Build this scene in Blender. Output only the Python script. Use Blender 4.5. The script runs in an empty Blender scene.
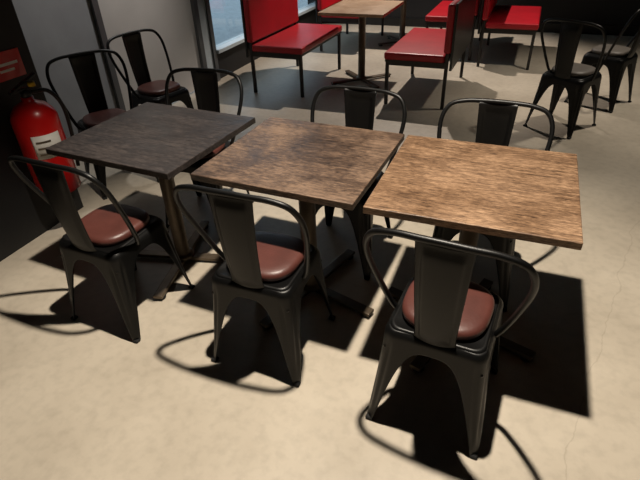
import bpy, bmesh, math, random
from mathutils import Vector, Matrix
random.seed(3)
sc=bpy.context.scene
COL=sc.collection
sc.view_settings.view_transform='Standard'
sc.view_settings.look='None'

# ---------------------------------------------------------------- materials
def newmat(name):
    m=bpy.data.materials.new(name);m.use_nodes=True
    nt=m.node_tree;b=nt.nodes['Principled BSDF'];return m,nt,b
def lin(c):
    return tuple(((x/255)/12.92 if x/255<=.04045 else ((x/255+.055)/1.055)**2.4) for x in c)+(1,)
def simple(name,rgb,rough=.5,metal=0,var=.12,scale=12,bump=0.0,spec=.5,coat=0):
    m,nt,b=newmat(name)
    tc=nt.nodes.new('ShaderNodeTexCoord');n=nt.nodes.new('ShaderNodeTexNoise');n.inputs['Scale'].default_value=scale;n.inputs['Detail'].default_value=4
    nt.links.new(tc.outputs['Object'],n.inputs['Vector'])
    r=nt.nodes.new('ShaderNodeValToRGB');c=lin(rgb)
    r.color_ramp.elements[0].position=.3;r.color_ramp.elements[1].position=.7
    r.color_ramp.elements[0].color=tuple(x*(1-var) for x in c[:3])+(1,)
    r.color_ramp.elements[1].color=tuple(min(1,x*(1+var)) for x in c[:3])+(1,)
    nt.links.new(n.outputs['Fac'],r.inputs['Fac']);nt.links.new(r.outputs['Color'],b.inputs['Base Color'])
    b.inputs['Roughness'].default_value=rough;b.inputs['Metallic'].default_value=metal
    b.inputs['Specular IOR Level'].default_value=spec;b.inputs['Coat Weight'].default_value=coat
    if bump:
        bp=nt.nodes.new('ShaderNodeBump');bp.inputs['Strength'].default_value=bump;bp.inputs['Distance'].default_value=.002
        n2=nt.nodes.new('ShaderNodeTexNoise');n2.inputs['Scale'].default_value=scale*12
        nt.links.new(tc.outputs['Object'],n2.inputs['Vector']);nt.links.new(n2.outputs['Fac'],bp.inputs['Height']);nt.links.new(bp.outputs['Normal'],b.inputs['Normal'])
    return m
def wood(name,dark,mid,light,rough=.38,seed=0.,spec=.4,blotch=.45):
    m,nt,b=newmat(name);N=nt.nodes;L=nt.links
    tc=N.new('ShaderNodeTexCoord')
    def noise(scl,sc_,det,ro,dist=0,loc=(0,0,0)):
        mp=N.new('ShaderNodeMapping');mp.inputs['Scale'].default_value=scl;mp.inputs['Location'].default_value=(seed+loc[0],seed*.7+loc[1],0)
        L.new(tc.outputs['Object'],mp.inputs['Vector'])
        n=N.new('ShaderNodeTexNoise');n.inputs['Scale'].default_value=sc_;n.inputs['Detail'].default_value=det;n.inputs['Roughness'].default_value=ro;n.inputs['Distortion'].default_value=dist
        L.new(mp.outputs['Vector'],n.inputs['Vector']);return n.outputs['Fac']
    n1=noise((2.0,20,20),3.2,10,.7,.3)           # long grain
    n2=noise((26,210,210),1.6,3,.6)              # pores
    n3=noise((1,1,1),3.6,5,.6,.6,(9,2,0))        # wear blotches
    n4=noise((14,85,85),2.0,4,.7,.6,(3,5,0))     # flecks
    br=N.new('ShaderNodeTexBrick');br.inputs['Scale'].default_value=1;br.inputs['Brick Width'].default_value=.9;br.inputs['Row Height'].default_value=.075
    br.inputs['Mortar Size'].default_value=.0005;br.inputs['Color1'].default_value=(.38,.38,.38,1);br.inputs['Color2'].default_value=(.62,.62,.62,1);br.inputs['Mortar'].default_value=(.3,.3,.3,1)
    L.new(tc.outputs['Object'],br.inputs['Vector'])
    def ma(op,a,bv):
        x=N.new('ShaderNodeMath');x.operation=op
        for i,v in enumerate((a,bv)):
            if isinstance(v,(int,float)):x.inputs[i].default_value=v
            else:L.new(v,x.inputs[i])
        return x.outputs[0]
    s=ma('ADD',ma('MULTIPLY',n1,.7),ma('MULTIPLY',n2,.75))
    s=ma('ADD',s,ma('MULTIPLY',br.outputs['Color'],.3))
    s=ma('ADD',s,ma('MULTIPLY',n3,blotch))
    s=ma('ADD',s,ma('MULTIPLY',n4,.75))
    s=ma('SUBTRACT',s,(.7+.75+.3+blotch+.75)/2-.5)
    r=N.new('ShaderNodeValToRGB');e=r.color_ramp.elements
    e[0].position=.28;e[0].color=lin(dark);e[1].position=.72;e[1].color=lin(light)
    k=r.color_ramp.elements.new(.5);k.color=lin(mid)
    L.new(s,r.inputs['Fac']);L.new(r.outputs['Color'],b.inputs['Base Color'])
    rr=N.new('ShaderNodeMapRange');rr.inputs['From Min'].default_value=.35;rr.inputs['From Max'].default_value=.65;rr.inputs['To Min'].default_value=rough-.1;rr.inputs['To Max'].default_value=rough+.12
    L.new(n3,rr.inputs['Value']);L.new(rr.outputs[0],b.inputs['Roughness'])
    b.inputs['Specular IOR Level'].default_value=spec
    bp=N.new('ShaderNodeBump');bp.inputs['Strength'].default_value=.3;bp.inputs['Distance'].default_value=.001
    L.new(n2,bp.inputs['Height']);L.new(bp.outputs['Normal'],b.inputs['Normal'])
    return m
M_metal=simple('black_powdercoat',(10,10,10),.40,.0,.1,30,.15,.32)
M_cap=simple('rubber_black',(12,12,12),.8)
M_pad=simple('brown_leather',(80,44,38),.42,0,.2,9,.3)
M_padgrey=simple('grey_leather',(100,94,88),.5,0,.1,9,.2)
M_base=simple('gunmetal',(96,84,70),.4,.5,.15,20)
M_legs=simple('bench_legs',(44,42,42),.4,.4,.15,20)
M_woodA=wood('walnut_worn',(54,39,29),(108,83,62),(156,126,98),.45,0)
M_woodB=wood('walnut_mid',(38,30,26),(78,62,51),(120,98,80),.40,3.1,.45,.9)
M_woodC=wood('walnut_dark',(17,15,15),(38,33,32),(66,59,56),.42,7.7)
M_woodL=wood('oak_light',(140,112,88),(166,136,108),(186,158,128),.4,5.1)
M_red=simple('red_vinyl',(168,18,32),.42,0,.12,5,.1)
M_redp=simple('extinguisher_red',(195,22,20),.3,0,.05,5,0,.5,.4)
M_white=simple('label_white',(215,212,205),.5,0,.04)
M_yellow=simple('yellow_tag',(215,175,30),.5)
M_blackp=simple('black_plastic',(15,15,15),.4)
M_wallblk=simple('wall_black_paint',(15,15,16),.6,0,.2,6)
M_wallgrey=simple('wall_grey_panel',(150,152,155),.6,0,.12,3)
M_door=simple('door_offwhite',(204,200,195),.5,0,.05,3)
M_frame=simple('frame_grey',(96,98,100),.4,.3,.06)
M_sill=simple('sill_light',(190,200,205),.4,0,.05)
M_ceil=simple('ceiling_black',(16,16,16),.9)
M_street=simple('street_pavement',(150,160,165),.8)

def floor_mat():
    m,nt,b=newmat('floor_screed');N=nt.nodes;L=nt.links
    tc=N.new('ShaderNodeTexCoord')
    def ma(op,a,bv):
        x=N.new('ShaderNodeMath');x.operation=op
        for i,v in enumerate((a,bv)):
            if isinstance(v,(int,float)):x.inputs[i].default_value=v
            else:L.new(v,x.inputs[i])
        return x.outputs[0]
    n=N.new('ShaderNodeTexNoise');n.inputs['Scale'].default_value=1.3;n.inputs['Detail'].default_value=7;n.inputs['Roughness'].default_value=.6;L.new(tc.outputs['Object'],n.inputs['Vector'])
    r=N.new('ShaderNodeValToRGB');e=r.color_ramp.elements;e[0].position=.3;e[0].color=lin((170,160,144));e[1].position=.7;e[1].color=lin((196,186,169));L.new(n.outputs['Fac'],r.inputs['Fac'])
    # one long wandering hairline crack across the screed
    n2=N.new('ShaderNodeTexNoise');n2.inputs['Scale'].default_value=5;n2.inputs['Detail'].default_value=6;L.new(tc.outputs['Object'],n2.inputs['Vector'])
    sp=N.new('ShaderNodeSeparateXYZ');L.new(tc.outputs['Object'],sp.inputs[0])
    dd=ma('SUBTRACT',ma('MULTIPLY',sp.outputs[0],.976),ma('MULTIPLY',sp.outputs[1],.217))
    dd=ma('ADD',dd,-.585+-.06);dd=ma('ADD',dd,ma('MULTIPLY',n2.outputs['Fac'],.12))
    dd=ma('ABSOLUTE',dd,0)
    rr=N.new('ShaderNodeValToRGB');ee=rr.color_ramp.elements;ee[0].position=.0;ee[0].color=(.84,.83,.82,1);ee[1].position=.0035;ee[1].color=(1,1,1,1);L.new(dd,rr.inputs['Fac'])
    mm=N.new('ShaderNodeMixRGB');mm.blend_type='MULTIPLY';mm.inputs['Fac'].default_value=1;L.new(r.outputs['Color'],mm.inputs[1]);L.new(rr.outputs['Color'],mm.inputs[2])
    n3=N.new('ShaderNodeTexNoise');n3.inputs['Scale'].default_value=22;n3.inputs['Detail'].default_value=6;L.new(tc.outputs['Object'],n3.inputs['Vector'])
    r3=N.new('ShaderNodeValToRGB');e3=r3.color_ramp.elements;e3[0].position=.3;e3[0].color=(.86,.86,.86,1);e3[1].position=.55;e3[1].color=(1,1,1,1);L.new(n3.outputs['Fac'],r3.inputs['Fac'])
    m2=N.new('ShaderNodeMixRGB');m2.blend_type='MULTIPLY';m2.inputs['Fac'].default_value=.8;L.new(mm.outputs[0],m2.inputs[1]);L.new(r3.outputs['Color'],m2.inputs[2])
    L.new(m2.outputs[0],b.inputs['Base Color'])
    mr=N.new('ShaderNodeMapRange');mr.inputs['From Min'].default_value=.3;mr.inputs['From Max'].default_value=.7;mr.inputs['To Min'].default_value=.32;mr.inputs['To Max'].default_value=.48
    L.new(n.outputs['Fac'],mr.inputs['Value']);L.new(mr.outputs[0],b.inputs['Roughness']);b.inputs['Specular IOR Level'].default_value=.4
    return m
M_floor=floor_mat()

# ---------------------------------------------------------------- mesh helpers
def mkobj(name,me,mat,parent=None,smooth=True):
    o=bpy.data.objects.new(name,me);COL.objects.link(o)
    if mat and not me.materials:me.materials.append(mat)
    if smooth:
        for p in me.polygons:p.use_smooth=True
    if parent:o.parent=parent
    return o
def meshfrom(name,vs,fs):
    me=bpy.data.meshes.new(name);me.from_pydata([tuple(v) for v in vs],[],fs);me.update();return me
def empty(name,loc=(0,0,0),rot=0):
    e=bpy.data.objects.new(name,None);COL.objects.link(e);e.location=loc;e.rotation_euler=(0,0,rot);return e
def boxmesh(name,lo,hi,bev=0.0,seg=2):
    bm=bmesh.new();bmesh.ops.create_cube(bm,size=1)
    for v in bm.verts:
        v.co=Vector([(lo[i]+hi[i])/2+v.co[i]*(hi[i]-lo[i]) for i in range(3)])
    if bev>0:bmesh.ops.bevel(bm,geom=bm.edges[:],offset=bev,segments=seg,affect='EDGES',profile=.5)
    me=bpy.data.meshes.new(name);bm.to_mesh(me);bm.free();return me
def box(name,lo,hi,mat,parent=None,bev=0.0,seg=2):
    return mkobj(name,boxmesh(name,lo,hi,bev,seg),mat,parent,smooth=False)
def catmull(pts,n=8):
    P=[Vector(p) for p in pts];P=[2*P[0]-P[1]]+P+[2*P[-1]-P[-2]];o=[]
    for i in range(1,len(P)-2):
        a,b,c,d=P[i-1:i+3]
        for k in range(n):
            t=k/n;o.append(.5*((2*b)+(c-a)*t+(2*a-5*b+4*c-d)*t*t+(3*b-a-3*c+d)*t**3))
    o.append(P[-2]);return o
def tube(name,pts,r,seg=12):
    vs=[];fs=[];n=len(pts);nrm=None
    for i,p in enumerate(pts):
        t=(pts[min(i+1,n-1)]-pts[max(i-1,0)]).normalized()
        if nrm is None:
            a=Vector((0,1,0)) if abs(t.y)<.9 else Vector((1,0,0));nrm=(a-t*a.dot(t)).normalized()
        else:nrm=(nrm-t*nrm.dot(t)).normalized()
        bn=t.cross(nrm)
        for k in range(seg):
            a=2*math.pi*k/seg;vs.append(p+(nrm*math.cos(a)+bn*math.sin(a))*r)
    for i in range(n-1):
        for k in range(seg):fs.append((i*seg+k,i*seg+(k+1)%seg,(i+1)*seg+(k+1)%seg,(i+1)*seg+k))
    fs.append(tuple(range(seg))[::-1]);fs.append(tuple((n-1)*seg+k for k in range(seg)))
    return meshfrom(name,vs,fs)
def lathe(name,prof,seg=32,off=(0,0,0),a0=0,a1=2*math.pi):
    full=abs(a1-a0-2*math.pi)<1e-6
    vs=[];fs=[];n=len(prof);cols=seg if full else seg+1
    for r,z in prof:
        for k in range(cols):
            a=a0+(a1-a0)*k/seg;vs.append((off[0]+r*math.cos(a),off[1]+r*math.sin(a),off[2]+z))
    for i in range(n-1):
        for k in range(seg):
            k2=(k+1)%cols;fs.append((i*cols+k,i*cols+k2,(i+1)*cols+k2,(i+1)*cols+k))
    if full:
        fs.append(tuple(range(seg))[::-1]);fs.append(tuple((n-1)*seg+k for k in range(seg)))
    return meshfrom(name,vs,fs)
def ss(a,b,x):
    t=max(0,min(1,(x-a)/(b-a)));return t*t*(3-2*t)

# ---------------------------------------------------------------- chair
def perim(rc=.25,ns=28,nc=14):
    pts=[]
    for k in range(4):
        a=k*math.pi/2;c,s=math.cos(a),math.sin(a)
        loc=[]
        for i in range(ns):
            t=-math.cos(math.pi*i/(ns-1));t=.3*t+.7*(2*i/(ns-1)-1)
            loc.append((1,t*(1-rc)))
        for i in range(1,nc):
            b=math.pi/2*i/nc;loc.append((1-rc+rc*math.cos(b),1-rc+rc*math.sin(b)))
        pts+=[(c*x-s*y,s*x+c*y) for x,y in loc]
    return pts
ZS=.442
def hs(z):
    t=max(0.0,1-z/ZS)
    sh=.014*max(0.0,1-t/.06)**2
    return .173+.041*t**1.25-sh,.173+.053*t**1.25-sh
def chair_meshes():
    P=perim();n=len(P);rows=20;vs=[];fs=[]
    for x,y in P:
        u=min(abs(x),abs(y))
        T=.865;zb=0.0 if u>=T else .382*(1-(u/T)**3.5)
        for j in range(rows):
            q=j/(rows-1);q=1-(1-q)**1.4
            z=zb+(ZS-zb)*q
            hx,hy=hs(z)
            vx,vy=x*hx,y*hy
            if u>.5:
                d=.006*math.exp(-((u-.89+.10*(z/ZS))/.035)**2)*ss(.03,.1,z)*(1-ss(.34,.41,z))
                if abs(x)>abs(y):vx-=math.copysign(d,x)
                else:vy-=math.copysign(d,y)
            vs.append((vx,vy,z))
    for i in range(n):
        a=i*rows;b=((i+1)%n)*rows
        for j in range(rows-1):fs.append((a+j,b+j,b+j+1,a+j+1))
    skirt=meshfrom('chair_skirt',vs,fs)
    vs=[];fs=[];rings=[(1.0,.4405),(.985,.446),(.95,.449),(.92,.448),(.88,.444),(.5,.441),(.1,.440)]
    for s,z in rings:
        for x,y in P:vs.append((x*.1605*s,y*.1605*s,z))
    for r in range(len(rings)-1):
        for i in range(n):fs.append((r*n+i,r*n+(i+1)%n,(r+1)*n+(i+1)%n,(r+1)*n+i))
    fs.append(tuple((len(rings)-1)*n+i for i in range(n)))
    pan=meshfrom('chair_pan',vs,fs)
    half=[(.173,-.03,.425),(.192,-.045,.47),(.220,-.088,.58),(.242,-.137,.70),(.240,-.166,.775),(.210,-.187,.828),(.145,-.197,.848),(.07,-.203,.852)]
    pts=[(-x,y,z) for x,y,z in half]+[(0,-.204,.853)]+half[::-1]
    hoop=tube('chair_hoop',catmull(pts,7),.0105,12)
    nx,nz=30,30;vs=[];fs=[]
    for j in range(nz+1):
        t=j/nz;z=.42+(.848-.42)*t
        w=.064+.021*t
        if t<.12:w*=1+.14*(1-t/.12)
        y0=-.165-.037*t-.010*math.sin(math.pi*t)
        for i in range(nx+1):
            u=2*i/nx-1;x=u*w
            y=y0+.010*u*u
            e=(1-ss(.66,.80,abs(u)))*ss(.06,.12,t)*(1-ss(.88,.94,t))
            y-=.0065*e
            vs.append((x,y,z))
    for j in range(nz):
        for i in range(nx):
            a=j*(nx+1)+i;fs.append((a,a+1,a+nx+2,a+nx+1))
    splat=meshfrom('chair_splat',vs,fs)
    prof=[(.90,.445),(.975,.450),(1.0,.461),(.995,.471),(.96,.480),(.88,.486),(.7,.489),(.4,.491),(.08,.4915)]
    m=64;vs=[];fs=[]
    for s,z in prof:
        for k in range(m):
            a=2*math.pi*k/m;c,si=math.cos(a),math.sin(a);e=2/3.0
            x=math.copysign(abs(c)**e,c)*.148*s;y=math.copysign(abs(si)**e,si)*.147*s
            vs.append((x*(1+.04*(y/.15)),y+.004,z))
    for r in range(len(prof)-1):
        for k in range(m):fs.append((r*m+k,r*m+(k+1)%m,(r+1)*m+(k+1)%m,(r+1)*m+k))
    fs.append(tuple((len(prof)-1)*m+k for k in range(m)));fs.append(tuple(range(m))[::-1])
    pad=meshfrom('chair_pad',vs,fs)
    return skirt,pan,hoop,splat,pad
CM=chair_meshes()
brace1=tube('chair_brace',[Vector((-.165,-.17,.36)),Vector((0,0,.42)),Vector((.165,.17,.36))],.006,8)
brace2=tube('chair_brace2',[Vector((.165,-.17,.36)),Vector((0,0,.422)),Vector((-.165,.17,.36))],.006,8)
capm=boxmesh('foot_cap',(-.014,-.014,0),(.014,.014,.014),.004,1)
CM[4].materials.append(M_pad)
def chair(x,y,rot,padmat=None):
    e=empty('dining_chair',(x,y,0),math.radians(rot))
    o=mkobj('seat_skirt_legs',CM[0],M_metal,e);s=o.modifiers.new('s','SOLIDIFY');s.thickness=.0035;s.offset=-1
    mkobj('seat_pan',CM[1],M_metal,e)
    mkobj('back_hoop',CM[2],M_metal,e)
    o=mkobj('back_splat',CM[3],M_metal,e);s=o.modifiers.new('s','SOLIDIFY');s.thickness=.003;s.offset=0
    pm=CM[4]
    if padmat:
        pm=CM[4].copy();pm.materials.clear();pm.materials.append(padmat)
    mkobj('seat_pad',pm,M_pad,e)
    mkobj('under_brace_1',brace1,M_metal,e);mkobj('under_brace_2',brace2,M_metal,e)
    k=0
    for sx in(-1,1):
        for sy in(-1,1):
            k+=1;c=mkobj('foot_%d'%k,capm,M_cap,e,False);c.location=(sx*.194,sy*.206,0)
    return e
chair(-.01,-.42,-4)
chair(-.735,-.36,0)
chair(-1.51,-.375,-3)
chair(0.01,.38,180)
chair(-.66,.40,178)
chair(-1.61,.49,184)
chair(-2.49,.71,238)
chair(-2.57,1.39,256)
chair(.45,2.70,-29,M_padgrey)
chair(.78,3.42,62,M_padgrey)

# ---------------------------------------------------------------- tables
def table(name,x,y,rot,mat,w=.70,d=.673,arm=0,colmat=None,r=.36):
    e=empty(name,(x,y,0),rot)
    o=box('tabletop',(-w/2,-d/2,.722),(w/2,d/2,.75),mat,e,.003,2)
    box('top_plate',(-.17,-.17,.714),(.17,.17,.722),M_base,e)
    for i in range(2):
        a=arm+i*math.pi/2
        b=box('under_arm_%d'%(i+1),(-.27,-.018,.695),(.27,.018,.715),M_base,e,.003);b.rotation_euler=(0,0,a)
        b=box('base_arm_%d'%(i+1),(-r,-.025,.016+.0005*i),(r,.025,.034),M_base,e,.004);b.rotation_euler=(0,0,a)
        for s in(-1,1):
            f=mkobj('glide_%d'%(i*2+(s+3)//2),lathe('g',[(.024,0),(.027,.004),(.027,.016),(.02,.02)],20),M_cap,e)
            f.location=(s*(r-.03)*math.cos(a),s*(r-.03)*math.sin(a),0)
    mkobj('column',lathe('column',[(.06,.03),(.06,.042),(.042,.05),(.0375,.055),(.0375,.69),(.06,.70),(.06,.716)],32),M_base,e)
    return e
table('dining_table',.003,0,0,M_woodA,w=.694,arm=math.radians(-18))
table('dining_table',-.716,.017,-.035,M_woodB,w=.69,arm=math.radians(-14))
table('dining_table',-1.487,.021,-.063,M_woodC,arm=math.radians(17))
table('dining_table',-1.55,3.48,0,M_woodL,w=.66,d=.8,arm=math.radians(45))
table('dining_table',-1.55,5.3,0,M_woodL,w=.66,d=.8,arm=math.radians(45))

# ---------------------------------------------------------------- benches (local: seat faces +x, back on -x)
def bench(x,y,rot,L=1.12,W=.6):
    e=empty('booth_bench',(x,y,0),math.radians(rot))
    box('seat_cushion',(-W/2+.05,-L/2,.42),(W/2,L/2,.485),M_red,e,.018,3)
    box('seat_board',(-W/2+.04,-L/2+.01,.40),(W/2-.01,L/2-.01,.42),M_blackp,e)
    box('back_cushion',(-W/2,-L/2,.50),(-W/2+.065,L/2,.90),M_red,e,.02,3)
    box('back_board',(-W/2-.022,-L/2,.36),(-W/2+.0,L/2,.905),M_blackp,e,.003)
    k=0
    for sy in(-1,1):
        for sx,h in((-1,.5),(1,.402)):
            k+=1;cx=sx*(W/2-.03);cy=sy*(L/2-.03)
            box('leg_%d'%k,(cx-.015,cy-.015,0),(cx+.015,cy+.015,h),M_legs,e,.002)
        box('rail_%d'%k,(-W/2+.03,sy*(L/2-.03)-.012,.37),(W/2-.03,sy*(L/2-.03)+.012,.402),M_legs,e)
    return e
bench(-2.22,3.33,-1)
bench(-.82,3.36,179)
bench(-2.20,5.15,0)
bench(-.82,5.15,180)
bench(-.15,4.9,0)

# ---------------------------------------------------------------- room shell
XL=-3.13;YB=6.4;XR=3.2;YF=-3.2;ZC=3.3
box('floor',(-3.4,YF-.1,-.05),(XR+.1,YB+.1,0),M_floor)
box('ceiling',(-3.4,YF-.1,ZC),(XR+.1,YB+.1,ZC+.05),M_ceil)
box('wall_back',(-3.4,YB,0),(XR+.1,YB+.1,ZC),M_wallblk)
box('baseboard_back',(XL,YB-.02,0),(XR,YB,.12),M_blackp)
box('wall_right',(XR,YF,0),(XR+.1,YB,ZC),M_wallblk)
box('wall_front',(-3.4,YF-.1,0),(XR+.1,YF,ZC),M_wallblk)
box('wall_left',(XL-.1,YF,0),(XL,.6,ZC),M_wallblk)
box('wall_pillar',(XL,YF,0),(-2.48,.30,ZC),M_wallblk)
box('wall_left_panel',(XL-.1,.6,0),(XL,1.5,ZC),M_wallgrey)
box('trim_1',(XL-.02,1.48,0),(XL+.03,1.54,ZC),M_frame)
d=empty('door_1')
box('door_leaf',(XL-.06,1.54,.02),(XL-.005,2.80,ZC-.3),M_door,d)
box('door_header',(XL-.1,1.54,ZC-.3),(XL,2.80,ZC),M_wallgrey,d)
box('trim_2',(XL-.05,2.80,0),(XL+.03,2.87,ZC),M_frame)
box('trim_3',(XL-.05,2.87,0),(XL+.01,3.03,ZC),M_sill)
box('trim_4',(XL-.05,3.03,0),(XL+.03,3.09,ZC),M_frame)
w=empty('window_1')
box('apron',(XL-.1,3.09,0),(XL,YB,.29),M_wallblk,w)
box('sill',(XL-.1,3.09,.29),(XL+.06,YB,.33),M_sill,w,.004)
for i,yy in enumerate((3.10,4.2,5.3,6.33)):
    box('mullion_%d'%(i+1),(XL-.06,yy,.33),(XL-.01,yy+.05,ZC-.3),M_frame,w)
box('head',(XL-.1,3.09,ZC-.3),(XL,YB,ZC),M_wallblk,w)
gm=bpy.data.materials.new('window_glass');gm.use_nodes=True;nt=gm.node_tree;nt.nodes.clear()
o=nt.nodes.new('ShaderNodeOutputMaterial');mx=nt.nodes.new('ShaderNodeMixShader');t=nt.nodes.new('ShaderNodeBsdfTransparent');g=nt.nodes.new('ShaderNodeBsdfGlossy');g.inputs['Roughness'].default_value=.02;t.inputs['Color'].default_value=(.9,.94,.95,1);mx.inputs[0].default_value=.08
nt.links.new(t.outputs[0],mx.inputs[1]);nt.links.new(g.outputs[0],mx.inputs[2]);nt.links.new(mx.outputs[0],o.inputs[0])
box('pane',(XL-.04,3.1,.33),(XL-.034,YB-.02,ZC-.3),gm,w)
box('ground',(-14,-4,-.12),(-3.4,14,-.05),M_street)

# ---------------------------------------------------------------- fire extinguisher + sign
fe=empty('fire_extinguisher',(-2.33,.07,.28))
R=.118
mkobj('body',lathe('fe_body',[(.085,0),(R,.012),(R,.44),(.104,.475),(.08,.505),(.04,.525),(.03,.53),(.03,.55)],40),M_redp,fe)
aim=math.atan2(-1.8,2.4)
lb=mkobj('label',lathe('fe_label',[(R+.003,.24),(R+.003,.37)],20,a0=aim-.45,a1=aim+.8),M_white,fe)
s=lb.modifiers.new('s','SOLIDIFY');s.thickness=.002
for i in range(3):
    q=mkobj('label_print_%d'%(i+1),lathe('fe_print',[(R+.0055,.26+.035*i),(R+.0055,.270+.035*i)],14,a0=aim-.3,a1=aim+.3+.15*(i%2)),M_base,fe)
mkobj('valve',lathe('fe_valve',[(.02,.545),(.026,.55),(.026,.585),(.016,.59)],20),M_blackp,fe)
box('handle_lower',(-.012,-.09,.585),(.012,.07,.597),M_blackp,fe,.003)
hh=box('handle_upper',(-.012,-.08,.0),(.012,.09,.012),M_blackp,fe,.003);hh.location=(0,.01,.615);hh.rotation_euler=(.3,0,0)
mkobj('pin_tag',lathe('fe_gauge',[(.018,0),(.018,.022)],16),M_yellow,fe).location=(.03,.03,.60)
mkobj('hose',tube('fe_hose',catmull([(.02,.02,.57),(.06,.09,.56),(.08,.135,.46),(.07,.14,.28),(.05,.13,.1)],8),.011,10),M_blackp,fe)
box('bracket',(-.15,-.03,.25),(-.105,.03,.44),M_blackp,fe)
sg=empty('fire_extinguisher_sign',(-2.478,.10,.965))
box('plate',(0,-.13,-.07),(.004,.13,.07),M_redp,sg)
box('pictogram',(.004,-.09,-.03),(.0055,-.05,.05),M_white,sg)
box('text_strip',(.004,-.02,.0),(.0055,.10,.014),M_white,sg)
box('text_strip_2',(.004,-.02,-.03),(.0055,.07,-.018),M_white,sg)

# ---------------------------------------------------------------- lights
def spot(name,loc,tgt,W,ang,blend,col,size=.03):
    l=bpy.data.lights.new(name,'SPOT');l.energy=W;l.spot_size=math.radians(ang);l.spot_blend=blend;l.color=col;l.shadow_soft_size=size
    o=bpy.data.objects.new(name,l);COL.objects.link(o);o.location=loc
    dv=Vector(tgt)-Vector(loc);o.rotation_euler=dv.to_track_quat('-Z','Y').to_euler()
warm=(1,.89,.75)
spot('ceiling_spot_main',(-.31,-.33,3.1),(-.25,-.50,0),600,88,.5,warm,.045)
spot('ceiling_spot_right',(1.3,3.3,3.1),(1.2,3.5,0),210,80,.7,warm,.08)
spot('ceiling_spot_bench',(-1.4,5.0,3.1),(-1.4,4.5,0),380,86,.4,(1,.88,.78))
spot('wall_fill_spot',(-2.3,2.2,3.1),(-3.3,1.6,1.4),150,74,.8,(1,.97,.93),.1)  # added fill to brighten the left panels and door, no real fixture
wl=bpy.data.worlds.new('World');sc.world=wl;wl.use_nodes=True
wl.node_tree.nodes['Background'].inputs[0].default_value=(.72,.86,1,1);wl.node_tree.nodes['Background'].inputs[1].default_value=1.3

# ---------------------------------------------------------------- camera
yaw,pitch,roll,f=-.399,.596,-.04,495.
fw=Vector((math.sin(yaw)*math.cos(pitch),math.cos(yaw)*math.cos(pitch),-math.sin(pitch)))
r=Vector((math.cos(yaw),-math.sin(yaw),0));u=r.cross(fw)
r2=r*math.cos(roll)+u*math.sin(roll);u2=-r*math.sin(roll)+u*math.cos(roll)
cd=bpy.data.cameras.new('camera');cd.sensor_width=36;cd.lens=36*f/640;cd.clip_start=.05
co=bpy.data.objects.new('camera',cd);COL.objects.link(co)
m=Matrix((( r2.x,u2.x,-fw.x,.09),(r2.y,u2.y,-fw.y,-1.759),(r2.z,u2.z,-fw.z,1.621),(0,0,0,1)))
co.matrix_world=m;sc.camera=co
